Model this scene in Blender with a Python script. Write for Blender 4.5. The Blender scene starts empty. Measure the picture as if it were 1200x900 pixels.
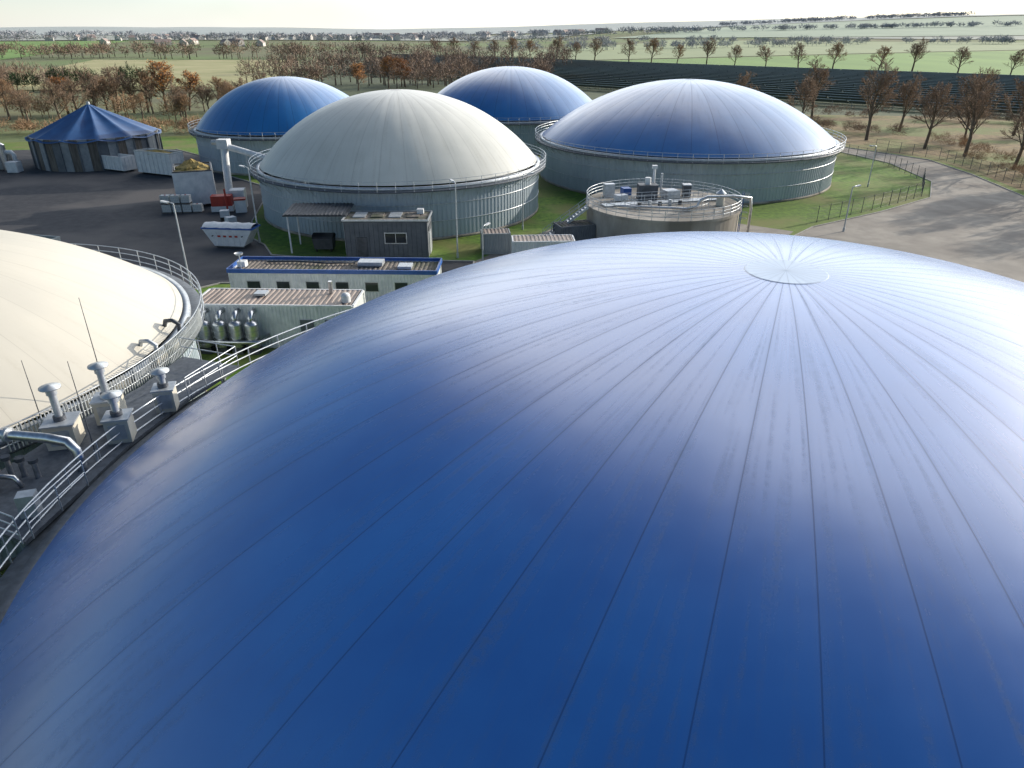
import bpy, bmesh, math, random
import numpy as np
from mathutils import Vector, Matrix
random.seed(7); rng=np.random.default_rng(11)
scene=bpy.context.scene
COL=scene.collection
# ------------------------------------------------------------ materials
def _n(nt,t,**k):
    n=nt.nodes.new(t)
    for a,b in k.items(): setattr(n,a,b)
    return n
def pmat(name,c1,c2=None,scale=1.0,rough=.7,bump=0.0,metal=0.0,detail=3,c3=None,scale3=.05,stretch=(1,1,1),spec=.5,bscale=None):
    m=bpy.data.materials.new(name); m.use_nodes=True; nt=m.node_tree; L=nt.links
    b=nt.nodes['Principled BSDF']; b.inputs['Roughness'].default_value=rough; b.inputs['Metallic'].default_value=metal
    b.inputs['Specular IOR Level'].default_value=spec
    tc=_n(nt,'ShaderNodeTexCoord'); mp=_n(nt,'ShaderNodeMapping'); mp.inputs['Scale'].default_value=stretch
    L.new(tc.outputs['Object'],mp.inputs[0])
    if c2 is None: c2=tuple(x*.8 for x in c1)
    nz=_n(nt,'ShaderNodeTexNoise'); nz.inputs['Scale'].default_value=scale; nz.inputs['Detail'].default_value=detail; nz.inputs['Roughness'].default_value=.62
    L.new(mp.outputs[0],nz.inputs['Vector'])
    cr=_n(nt,'ShaderNodeValToRGB'); cr.color_ramp.elements[0].position=.34; cr.color_ramp.elements[1].position=.66
    cr.color_ramp.elements[0].color=(*c2,1); cr.color_ramp.elements[1].color=(*c1,1)
    L.new(nz.outputs['Fac'],cr.inputs[0]); out=cr.outputs[0]
    if c3 is not None:
        n3=_n(nt,'ShaderNodeTexNoise'); n3.inputs['Scale'].default_value=scale3; n3.inputs['Detail'].default_value=3
        L.new(mp.outputs[0],n3.inputs['Vector'])
        r3=_n(nt,'ShaderNodeValToRGB'); r3.color_ramp.elements[0].position=.45; r3.color_ramp.elements[1].position=.62
        L.new(n3.outputs['Fac'],r3.inputs[0])
        mx=_n(nt,'ShaderNodeMix',data_type='RGBA'); L.new(r3.outputs[0],mx.inputs[0]); L.new(out,mx.inputs[6]); mx.inputs[7].default_value=(*c3,1); out=mx.outputs[2]
    L.new(out,b.inputs['Base Color'])
    if bump>0:
        nb=_n(nt,'ShaderNodeTexNoise'); nb.inputs['Scale'].default_value=bscale or scale*4; nb.inputs['Detail'].default_value=2
        L.new(mp.outputs[0],nb.inputs['Vector'])
        bp=_n(nt,'ShaderNodeBump'); bp.inputs['Strength'].default_value=bump; bp.inputs['Distance'].default_value=.05
        L.new(nb.outputs['Fac'],bp.inputs['Height']); L.new(bp.outputs[0],b.inputs['Normal'])
    return m
def dome_mat(name,c1,c2,dirt,N,R,rough=.4,ior=1.5,coat=0.0,seam=.03,dirtamt=.35,seamdark=.45,coatior=1.5,coatrough=.35):
    """membrane: radial welded gores, dust streaks running down the slope"""
    m=bpy.data.materials.new(name); m.use_nodes=True; nt=m.node_tree; L=nt.links
    b=nt.nodes['Principled BSDF']; b.inputs['Roughness'].default_value=rough; b.inputs['IOR'].default_value=ior
    b.inputs['Coat Weight'].default_value=coat; b.inputs['Coat Roughness'].default_value=coatrough; b.inputs['Coat IOR'].default_value=coatior
    b.inputs['Specular IOR Level'].default_value=.2 if coat>0 else .5
    tc=_n(nt,'ShaderNodeTexCoord'); sp=_n(nt,'ShaderNodeSeparateXYZ'); L.new(tc.outputs['Object'],sp.inputs[0])
    def M(op,a,bb=None,c=None):
        n=_n(nt,'ShaderNodeMath',operation=op)
        for i,v in enumerate((a,bb,c)):
            if v is None: continue
            if isinstance(v,(int,float)): n.inputs[i].default_value=v
            else: L.new(v,n.inputs[i])
        return n.outputs[0]
    x,y=sp.outputs[0],sp.outputs[1]
    r=M('SQRT',M('ADD',M('MULTIPLY',x,x),M('MULTIPLY',y,y)))
    a=M('MULTIPLY',M('ARCTAN2',y,x),N/(2*math.pi))
    fr=M('FRACT',M('ADD',a,100.0))
    e=M('SUBTRACT',.5,M('ABSOLUTE',M('SUBTRACT',fr,.5)))
    dist=M('MULTIPLY',M('MULTIPLY',e,r),2*math.pi/N)
    line=M('MAXIMUM',M('SUBTRACT',1.0,M('DIVIDE',dist,seam)),0.0)
    line=M('MINIMUM',M('MULTIPLY',line,2.0),1.0)
    wide=M('MAXIMUM',M('SUBTRACT',1.0,M('DIVIDE',dist,seam*7)),0.0)
    cb=_n(nt,'ShaderNodeCombineXYZ'); L.new(M('MULTIPLY',a,7.0),cb.inputs[0]); L.new(M('MULTIPLY',r,.22),cb.inputs[1])
    ns=_n(nt,'ShaderNodeTexNoise'); ns.inputs['Scale'].default_value=1.0; ns.inputs['Detail'].default_value=4; L.new(cb.outputs[0],ns.inputs['Vector'])
    n2=_n(nt,'ShaderNodeTexNoise'); n2.inputs['Scale'].default_value=.22; n2.inputs['Detail'].default_value=4; n2.inputs['Roughness'].default_value=.6; L.new(tc.outputs['Object'],n2.inputs['Vector'])
    n3=_n(nt,'ShaderNodeTexNoise'); n3.inputs['Scale'].default_value=6; n3.inputs['Detail'].default_value=4; n3.inputs['Roughness'].default_value=.7; L.new(tc.outputs['Object'],n3.inputs['Vector'])
    wn=_n(nt,'ShaderNodeTexWhiteNoise',noise_dimensions='1D'); L.new(M('FLOOR',M('ADD',a,100.0)),wn.inputs['W'])
    f1=M('MULTIPLY_ADD',M('SUBTRACT',wn.outputs['Value'],.5),.16,n2.outputs['Fac'])
    cr=_n(nt,'ShaderNodeValToRGB'); cr.color_ramp.elements[0].position=.3; cr.color_ramp.elements[1].position=.7
    cr.color_ramp.elements[0].color=(*c2,1); cr.color_ramp.elements[1].color=(*c1,1); L.new(f1,cr.inputs[0])
    d=_n(nt,'ShaderNodeMapRange'); d.inputs['From Min'].default_value=.5; d.inputs['From Max'].default_value=.78; d.inputs['To Max'].default_value=dirtamt
    L.new(ns.outputs['Fac'],d.inputs[0])
    d3=_n(nt,'ShaderNodeMapRange'); d3.inputs['From Min'].default_value=.4; d3.inputs['From Max'].default_value=.7
    L.new(n3.outputs['Fac'],d3.inputs[0])
    dm=M('MULTIPLY',d.outputs[0],M('ADD',.25,d3.outputs[0]))
    dm=M('ADD',dm,M('MULTIPLY',wide,dirtamt*.2))
    mx=_n(nt,'ShaderNodeMix',data_type='RGBA'); L.new(dm,mx.inputs[0]); L.new(cr.outputs[0],mx.inputs[6]); mx.inputs[7].default_value=(*dirt,1)
    mx2=_n(nt,'ShaderNodeMix',data_type='RGBA'); L.new(M('MULTIPLY',line,seamdark),mx2.inputs[0]); L.new(mx.outputs[2],mx2.inputs[6]); mx2.inputs[7].default_value=(c1[0]*.15,c1[1]*.15,c1[2]*.2,1)
    L.new(mx2.outputs[2],b.inputs['Base Color'])
    rr=M('MULTIPLY_ADD',n2.outputs['Fac'],.16,rough-.08); rr=M('ADD',rr,M('MULTIPLY',dm,.2)); L.new(rr,b.inputs['Roughness'])
    if coat>0:
        cw=M('SUBTRACT',coat,M('MULTIPLY',line,coat*.5*min(1,seamdark*1.4)))
        L.new(M('SUBTRACT',cw,M('MULTIPLY',dm,.9)),b.inputs['Coat Weight'])
        L.new(M('ADD',M('MULTIPLY_ADD',n2.outputs['Fac'],.14,coatrough-.07),M('MULTIPLY',dm,.25)),b.inputs['Coat Roughness'])
    bp=_n(nt,'ShaderNodeBump'); bp.inputs['Distance'].default_value=.03; bp.inputs['Strength'].default_value=.5
    nb=_n(nt,'ShaderNodeTexNoise'); nb.inputs['Scale'].default_value=.35; nb.inputs['Detail'].default_value=2; L.new(tc.outputs['Object'],nb.inputs['Vector'])
    L.new(nb.outputs['Fac'],bp.inputs['Height']); L.new(bp.outputs[0],b.inputs['Normal'])
    if coat>0: L.new(bp.outputs[0],b.inputs['Coat Normal'])
    return m
# ------------------------------------------------------------ mesh builder
class MB:
    def __init__(s): s.v=[]; s.f=[]; s.m=[]; s.sm=[]; s.mats=[]
    def mi(s,m):
        if m not in s.mats: s.mats.append(m)
        return s.mats.index(m)
    def add(s,vs,fs,m,smooth=False):
        o=len(s.v); s.v.extend(tuple(map(float,v)) for v in vs); k=s.mi(m)
        for f in fs: s.f.append(tuple(i+o for i in f)); s.m.append(k); s.sm.append(smooth)
    def box(s,c,d,m,rz=0,tilt=None):
        hx,hy,hz=d[0]/2,d[1]/2,d[2]/2
        vs=[Vector((x,y,z)) for z in(-hz,hz) for y in(-hy,hy) for x in(-hx,hx)]
        R=Matrix.Rotation(rz,3,'Z')
        if tilt: R=R@Matrix.Rotation(tilt[1],3,tilt[0])
        C=Vector(c); s.add([R@v+C for v in vs],[(0,2,3,1),(4,5,7,6),(0,1,5,4),(2,6,7,3),(0,4,6,2),(1,3,7,5)],m)
    def cyl(s,p0,p1,r0,m,r1=None,n=8,caps=True,smooth=True):
        if r1 is None: r1=r0
        p0=Vector(p0);p1=Vector(p1);d=(p1-p0).normalized()
        a=Vector((0,0,1)) if abs(d.z)<.9 else Vector((1,0,0)); u=d.cross(a).normalized(); w=d.cross(u)
        vs=[p0+(u*math.cos(2*math.pi*i/n)+w*math.sin(2*math.pi*i/n))*r0 for i in range(n)]+[p1+(u*math.cos(2*math.pi*i/n)+w*math.sin(2*math.pi*i/n))*r1 for i in range(n)]
        fs=[(i,(i+1)%n,(i+1)%n+n,i+n) for i in range(n)]
        s.add(vs,fs,m,smooth)
        if caps: s.add(vs[:n],[tuple(range(n-1,-1,-1))],m); s.add(vs[n:],[tuple(range(n))],m)
    def tube(s,pts,r,m,n=8):
        pts=[Vector(p) for p in pts]; vs=[];N=len(pts); prev=None
        for i,p in enumerate(pts):
            d=(pts[min(i+1,N-1)]-pts[max(i-1,0)]).normalized()
            if prev is None:
                a=Vector((0,0,1)) if abs(d.z)<.9 else Vector((1,0,0)); u=d.cross(a).normalized()
            else: u=(prev-d*prev.dot(d)).normalized()
            prev=u; w=d.cross(u)
            for k in range(n): vs.append(p+(u*math.cos(2*math.pi*k/n)+w*math.sin(2*math.pi*k/n))*r)
        fs=[(i*n+k,i*n+(k+1)%n,(i+1)*n+(k+1)%n,(i+1)*n+k) for i in range(N-1) for k in range(n)]
        fs+= [tuple(range(n-1,-1,-1)),tuple((N-1)*n+k for k in range(n))]
        s.add(vs,fs,m,True)
    def lathe(s,c,prof,m,n=96,smooth=True,a0=0,a1=2*math.pi):
        full=abs(a1-a0-2*math.pi)<1e-6; k=n if full else n+1
        vs=[(c[0]+r*math.cos(a0+(a1-a0)*i/n),c[1]+r*math.sin(a0+(a1-a0)*i/n),c[2]+z) for r,z in prof for i in range(k)]
        fs=[]
        for j in range(len(prof)-1):
            for i in range(n):
                i2=(i+1)%k; fs.append((j*k+i,j*k+i2,(j+1)*k+i2,(j+1)*k+i))
        s.add(vs,fs,m,smooth)
    def build(s,name,parent=None,loc=None):
        me=bpy.data.meshes.new(name); me.from_pydata(s.v,[],s.f)
        for m in s.mats: me.materials.append(m)
        me.polygons.foreach_set('material_index',s.m); me.polygons.foreach_set('use_smooth',s.sm); me.update()
        o=bpy.data.objects.new(name,me); COL.objects.link(o)
        if parent: o.parent=parent
        if loc: o.location=loc
        return o
def empty(name,loc=(0,0,0)):
    e=bpy.data.objects.new(name,None); e.location=loc; COL.objects.link(e); return e
def rail(mb,pts,z,m,h=1.1,sp=1.6,r=.03,bars=(1.0,.55),n=5):
    P=[Vector((p[0],p[1],(p[2] if len(p)>2 else z))) for p in pts]
    for a,b in zip(P[:-1],P[1:]):
        L=(b-a).length; k=max(1,round(L/sp))
        for i in range(k): q=a.lerp(b,i/k); mb.cyl(q,q+Vector((0,0,h)),r,m,n=n,caps=False)
        for f in bars: mb.cyl(a+Vector((0,0,h*f)),b+Vector((0,0,h*f)),r,m,n=n,caps=False)
    mb.cyl(P[-1],P[-1]+Vector((0,0,h)),r,m,n=n)
def arc(c,r,a0,a1,n): return [(c[0]+r*math.cos(math.radians(a0+(a1-a0)*i/n)),c[1]+r*math.sin(math.radians(a0+(a1-a0)*i/n))) for i in range(n+1)]
def blob(mb,c,d,m,seed=0,n=18):
    r=random.Random(seed); vs=[];fs=[]
    for j in range(8):
        t=j/7
        for i in range(n):
            a=2*math.pi*i/n; rr=(1-t**1.5)*(1+.16*r.uniform(-1,1)); vs.append((c[0]+d[0]/2*rr*math.cos(a),c[1]+d[1]/2*rr*math.sin(a),c[2]+d[2]*t*(1+.12*r.uniform(-1,1))))
    for j in range(7):
        for i in range(n): fs.append((j*n+i,j*n+(i+1)%n,(j+1)*n+(i+1)%n,(j+1)*n+i))
    mb.add(vs,fs,m,False)
# ------------------------------------------------------------ material set
M_grass=pmat('grass',(.15,.27,.024),(.06,.135,.012),1.3,.9,.6,c3=(.17,.19,.05),scale3=.12,bscale=14)
M_land=pmat('rough_grassland',(.19,.20,.09),(.13,.13,.07),.06,.95,.3,c3=(.16,.23,.075),scale3=.006,detail=5,bscale=2)
M_asph=pmat('asphalt',(.058,.061,.070),(.036,.039,.048),.9,.8,.3,c3=(.10,.097,.10),scale3=.08,bscale=20,spec=.3)
M_conc=pmat('concrete_paving',(.34,.31,.27),(.24,.22,.195),.5,.85,.3,c3=(.19,.17,.15),scale3=.1,bscale=12)
M_kerb=pmat('kerb_concrete',(.38,.37,.35),None,2,.8)
M_dry=pmat('dry_grass',(.32,.23,.11),(.15,.11,.055),.7,.95,.8,c3=(.17,.20,.06),scale3=.07,bscale=8)
M_wall=pmat('trapezoid_sheet_cladding',(.42,.49,.55),(.34,.41,.47),.25,.42,.0,metal=.1,stretch=(1,1,.3))
M_wall2=pmat('grey_green_cladding',(.33,.36,.37),(.26,.29,.30),.25,.5)
M_galv=pmat('galvanised_steel',(.56,.60,.64),(.42,.46,.50),3,.4,metal=.5)
M_deck=pmat('grating_deck',(.12,.14,.17),(.07,.085,.105),4,.6,metal=.3)
M_steeld=pmat('dark_steel',(.10,.11,.13),(.06,.07,.08),2,.5,metal=.3)
M_inox=pmat('stainless_duct',(.72,.73,.75),(.5,.51,.53),4,.3,metal=1)
M_white=pmat('white_paint',(.76,.78,.80),(.60,.63,.66),1.2,.45)
M_cream=pmat('cream_sheet',(.62,.60,.52),(.52,.50,.43),1.5,.5)
M_blue=pmat('blue_paint',(.03,.12,.42),(.02,.09,.33),1.5,.4)
M_red=pmat('red_paint',(.5,.05,.03),(.35,.04,.03),1.5,.45)
M_black=pmat('black_rubber',(.02,.02,.022),None,2,.6)
M_roofb=pmat('brown_corrugated_roof',(.36,.29,.25),(.19,.155,.135),.9,.5,stretch=(1,.4,1))
M_gravel=pmat('gravel_roof',(.27,.24,.21),(.10,.09,.085),3,.95,.6,c3=(.08,.09,.06),scale3=.5)
M_grey=pmat('grey_render',(.14,.155,.175),(.10,.115,.135),1,.65)
M_glass=pmat('window_glass',(.03,.04,.05),None,1,.08)
M_tconc=pmat('tank_concrete',(.46,.43,.38),(.30,.28,.25),.8,.85,.3,c3=(.2,.185,.16),scale3=.4,stretch=(1,1,.35))
M_wood=pmat('weathered_timber',(.20,.175,.15),(.09,.08,.07),2.2,.8,.4,stretch=(2,2,.2))
M_ltwall=pmat('light_grey_panel',(.34,.36,.38),(.22,.24,.26),.8,.6)
M_mass=pmat('maize_silage',(.36,.27,.09),(.20,.15,.05),3,.95,.9)
M_bark=pmat('bark',(.22,.165,.12),(.12,.095,.07),2,.9)
M_twig=pmat('twigs',(.37,.26,.18),(.21,.15,.11),1,.9)
M_twigr=pmat('russet_twigs',(.44,.28,.16),(.27,.18,.11),.5,.9)
M_leafo=pmat('orange_autumn_leaves',(.60,.25,.06),(.32,.15,.04),.6,.8)
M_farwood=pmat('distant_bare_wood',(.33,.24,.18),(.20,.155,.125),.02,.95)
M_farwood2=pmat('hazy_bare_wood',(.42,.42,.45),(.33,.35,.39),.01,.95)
M_conif=pmat('dark_conifer',(.06,.10,.04),(.03,.055,.025),.3,.9)
M_panel=pmat('solar_panel_face',(.02,.03,.06),None,1,.12)
M_pback=pmat('solar_panel_back',(.09,.125,.18),(.06,.085,.125),.2,.5)
M_ftop=pmat('tent_membrane_blue',(.025,.10,.27),(.016,.065,.19),.4,.5)
M_pet=pmat('white_plastic_tank',(.75,.76,.74),(.62,.64,.62),1.5,.35)
# ------------------------------------------------------------ terrain
def sst(a,b,x):
    t=np.clip((x-a)/(b-a),0,1); return t*t*(3-2*t)
def H(x,y):
    x=np.asarray(x,float); y=np.asarray(y,float)
    return 60*sst(-300,1900,x)*sst(900,2700,y)+16*sst(2200,4200,y)*(1+.5*np.sin(x/420.+1))+3*sst(600,1400,y)*np.sin(x/310.)*np.sin(y/260.)
def grid(name,fx,mat,nu,nv):
    vs=[];fs=[]
    for j in range(nv+1):
        for i in range(nu+1): vs.append(fx(i/nu,j/nv))
    for j in range(nv):
        for i in range(nu): a=j*(nu+1)+i; fs.append((a,a+1,a+nu+2,a+nu+1))
    mb=MB(); mb.add(vs,fs,mat,True); return mb.build(name)
grid('ground',lambda u,v:(lambda x,y:(x,y,float(H(x,y))))(-6500+13000*u,-800+8800*v),M_land,190,150)
def field(name,c,mat,off=.25):
    a,b,d,e=[Vector((p[0],p[1],0)) for p in c]
    def fx(u,v):
        p=a.lerp(b,u).lerp(e.lerp(d,u),v); return (p.x,p.y,float(H(p.x,p.y))+off)
    L=max((a-b).length,(b-d).length); n=max(2,int(L/40)); return grid(name,fx,mat,min(n,60),min(n,60))
M_f1=pmat('winter_crop_green',(.20,.34,.08),(.15,.27,.065),.02,.9,stretch=(1,.2,1))
M_f2=pmat('hazy_meadow',(.33,.38,.20),(.26,.32,.17),.012,.9,stretch=(1,.3,1))  # pale green, muted further so the colour carries distance haze
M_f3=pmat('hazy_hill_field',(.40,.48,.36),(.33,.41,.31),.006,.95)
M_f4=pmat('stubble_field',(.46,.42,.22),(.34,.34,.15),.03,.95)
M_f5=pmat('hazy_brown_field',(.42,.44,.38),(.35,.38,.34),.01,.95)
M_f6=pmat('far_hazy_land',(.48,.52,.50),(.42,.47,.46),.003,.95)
field('crop_field',[(-1250,420),(-330,420),(-640,1330),(-1700,1400)],M_f1)
field('stubble_field',[(-225,300),(-95,300),(-170,590),(-320,600)],M_f4)
field('meadow',[(30,560),(300,372),(900,380),(1100,1150)],M_f1)
field('meadow',[(-40,700),(60,590),(1000,1120),(300,1500)],M_f2,.3)
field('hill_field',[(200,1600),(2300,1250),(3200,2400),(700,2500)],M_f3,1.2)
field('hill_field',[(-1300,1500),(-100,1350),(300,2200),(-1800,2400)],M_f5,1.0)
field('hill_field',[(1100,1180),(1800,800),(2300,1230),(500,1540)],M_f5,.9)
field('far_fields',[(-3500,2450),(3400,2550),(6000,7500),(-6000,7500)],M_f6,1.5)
def sheet(name,pts,z,mat):
    me=bpy.data.meshes.new(name); bm=bmesh.new(); f=bm.faces.new([bm.verts.new((x,y,z)) for x,y in pts])
    bm.normal_update()
    if f.normal.z<0: bmesh.ops.reverse_faces(bm,faces=[f])
    bmesh.ops.triangulate(bm,faces=bm.faces[:]); bm.to_mesh(me); bm.free(); me.materials.append(mat)
    o=bpy.data.objects.new(name,me); COL.objects.link(o); return o
sheet('lawn',[(-140,-60),(120,-60),(110,60),(92,110),(90,150),(70,172),(20,190),(-60,175),(-140,150)],.02,M_grass)
yard=[(-138,30),(-138,140),(-95,150),(-68,150),(-58,140),(-47,121),(-39,113),(-36,106),(-34.5,98),(-33,90),(-30.5,82),(-28,79),(-26,75),(-20,73.6),(-4,72.6),(-4,67),(-6,66),(-28,65.5),(-30.5,63),(-31.5,58),(-33.5,50),(-50,44)]
sheet('asphalt_yard',yard,.03,M_asph)
inner=[(52,166),(60,154),(65,146),(68.5,133),(67,116),(60.5,104),(49,95),(37,87),(29,78),(36,62),(48,50),(52,20),(50,-40)]
outer=[(84,-40),(84,20),(82,60),(77,82),(74,101),(77,122),(77.5,137),(70,150),(60,166)]
sheet('concrete_road',inner+outer,.03,M_conc)
sheet('dry_verge',[(86,-40),(160,-40),(190,200),(80,215),(60,168),(71,151),(79,138),(78.5,122),(76,101),(79,82),(84,60)],.028,M_dry)
sheet('concrete_apron',[(-4,67),(-4,72.6),(0,79),(6,88),(24,92),(34,85),(29,78),(35,61),(20,63)],.034,M_conc)
sheet('undergrowth',[(-60,700),(-140,640),(-60,170),(60,166),(150,190),(260,350)],.024,pmat('solar_field_grass',(.10,.13,.06),(.06,.08,.045),.1,.95))
def kerb(name,pts,w=.15,h=.12):
    mb=MB()
    for a,b in zip(pts[:-1],pts[1:]):
        a=Vector((*a,0));b=Vector((*b,0)); d=b-a; mb.box((a+b)/2+Vector((0,0,h/2+.01)),(d.length-.01,w,h),M_kerb,rz=math.atan2(d.y,d.x))
    return mb.build(name)
kerb('kerb',yard[3:21]); kerb('kerb',inner[:9]); kerb('kerb',outer[1:])
# ------------------------------------------------------------ tanks
def tank(name,c,R,hw,hd,dm,N=36,wallm=M_wall,disc=1.0,seg=216,walk=True,nr=44,bulge=.02,rimm=None,discm=None):
    e=empty(name,(c[0],c[1],0)); rimm=rimm or M_galv
    w=MB(); per=int(2*math.pi*R/.55); vs=[];k=per*4
    for z in (0,hw):
        for i in range(per):
            for t,o in((0,0),(.4,0),(.5,.06),(.9,.06)):
                a=2*math.pi*(i+t)/per; vs.append(((R+o)*math.cos(a),(R+o)*math.sin(a),z))
    w.add(vs,[(i,(i+1)%k,(i+1)%k+k,i+k) for i in range(k)],wallm); w.build('wall',e)
    t=MB()
    t.lathe((0,0,0),[(R+.09,.0),(R+.14,.0),(R+.14,.35),(R+.09,.35)],M_tconc,120)
    for z in (hw*.36,hw*.68): t.lathe((0,0,0),[(R+.07,z),(R+.11,z),(R+.11,z+.1),(R+.07,z+.1)],M_galv,120)
    t.lathe((0,0,0),[(R+.08,hw-.25),(R+.22,hw-.25),(R+.22,hw+.18),(R-.1,hw+.18),(R-.35,hw+.05)],rimm,144)
    t.build('rim',e)
    if walk:
        g=MB(); r1=R+1.0
        g.lathe((0,0,0),[(R+.23,hw-.3),(r1,hw-.3),(r1,hw-.18),(R+.23,hw-.18)],M_deck,120)
        n=int(2*math.pi*r1/2.0)
        for i in range(n):
            a=2*math.pi*i/n; x,y=math.cos(a),math.sin(a)
            g.cyl((r1*x,r1*y,hw-.18),(r1*x,r1*y,hw+.95),.035,M_galv,n=4,caps=False)
            g.cyl((r1*x,r1*y,hw-.3),((R+.1)*x,(R+.1)*y,hw-1.2),.035,M_galv,n=4,caps=False)
        for z in(hw+.95,hw+.55,hw+.1):
            g.lathe((0,0,0),[(r1-.025,z),(r1+.025,z),(r1+.025,z+.045),(r1-.025,z+.045),(r1-.025,z)],M_galv,120)
        g.build('perimeter_walkway',e)
    d=MB(); Rs=(R*R+hd*hd)/(2*hd); vs=[];fs=[]
    R0=R-.2
    for j in range(nr+1):
        r=max(R0*j/nr,.01)
        for i in range(seg):
            a=2*math.pi*i/seg; fr=(a*N/(2*math.pi))%1.0
            z=math.sqrt(Rs*Rs-r*r)-(Rs-hd)
            z+=bulge*math.sin(math.pi*fr)*min(1,r/R*1.5)
            vs.append((r*math.cos(a),r*math.sin(a),z+.1))
    for j in range(nr):
        for i in range(seg): fs.append((j*seg+i,(j+1)*seg+i,(j+1)*seg+(i+1)%seg,j*seg+(i+1)%seg))
    d.add(vs,fs,dm,True); d.build('membrane_dome',e,(0,0,hw))
    cp=MB(); rd=disc; zz=lambda r:math.sqrt(Rs*Rs-r*r)-(Rs-hd)+.1
    cp.lathe((0,0,0),[(rd*1.03,zz(rd*1.03)-.005),(rd,zz(rd)+.018),(rd*.97,zz(rd)+.018),(rd*.9,zz(rd*.9)+.012),(rd*.5,zz(rd*.5)+.012),(.01,zz(0)+.012)],discm or dm,72)
    cp.build('apex_cap',e,(0,0,hw))
    return e
D_near=dome_mat('blue_membrane_glossy',(.001,.155,.55),(.0005,.112,.45),(.10,.13,.14),48,24.8,.5,1.5,1.0,.020,.42,.5,2.2,.25)
D_disc=dome_mat('blue_membrane_cap',(.09,.24,.48),(.06,.19,.40),(.22,.25,.26),24,24.8,.5,1.5,1.0,.012,.5,.3,2.3,.36)
D_blue=dome_mat('blue_membrane',(.002,.165,.47),(.001,.125,.39),(.10,.14,.16),36,24,.5,1.5,1.0,.035,.3,.5,1.75,.3)
D_cream=dome_mat('cream_membrane',(.66,.665,.62),(.57,.58,.54),(.36,.34,.28),36,18,.5,1.5,.6,.03,.4,.25,1.5,.35)
D_cream2=dome_mat('cream_membrane_clean',(.60,.575,.50),(.545,.525,.46),(.38,.34,.26),36,17,.5,1.5,0,.02,.25,.2)
tank('gas_storage_dome_tank',(8.7,21.8),24.8,6,9,D_near,N=48,disc=1.25,seg=384,nr=90,bulge=.006,rimm=M_deck,discm=D_disc)
tank('cream_dome_digester_tank',(-37,36),17.6,6,6.2,D_cream2,disc=.9,seg=288,nr=60,bulge=.010)
tank('white_dome_digester_tank',(-14.8,98.5),18.3,6,8.8,D_cream,disc=.8)
tank('blue_dome_digester_tank',(28.2,122.5),23.4,6,8.6,D_blue,disc=.8)
tank('blue_dome_digester_tank',(-40.6,137),16.0,6,8.2,D_blue,disc=.8)
tank('blue_dome_digester_tank',(-.2,161),19.3,6,8.8,D_blue,disc=.8)
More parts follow.
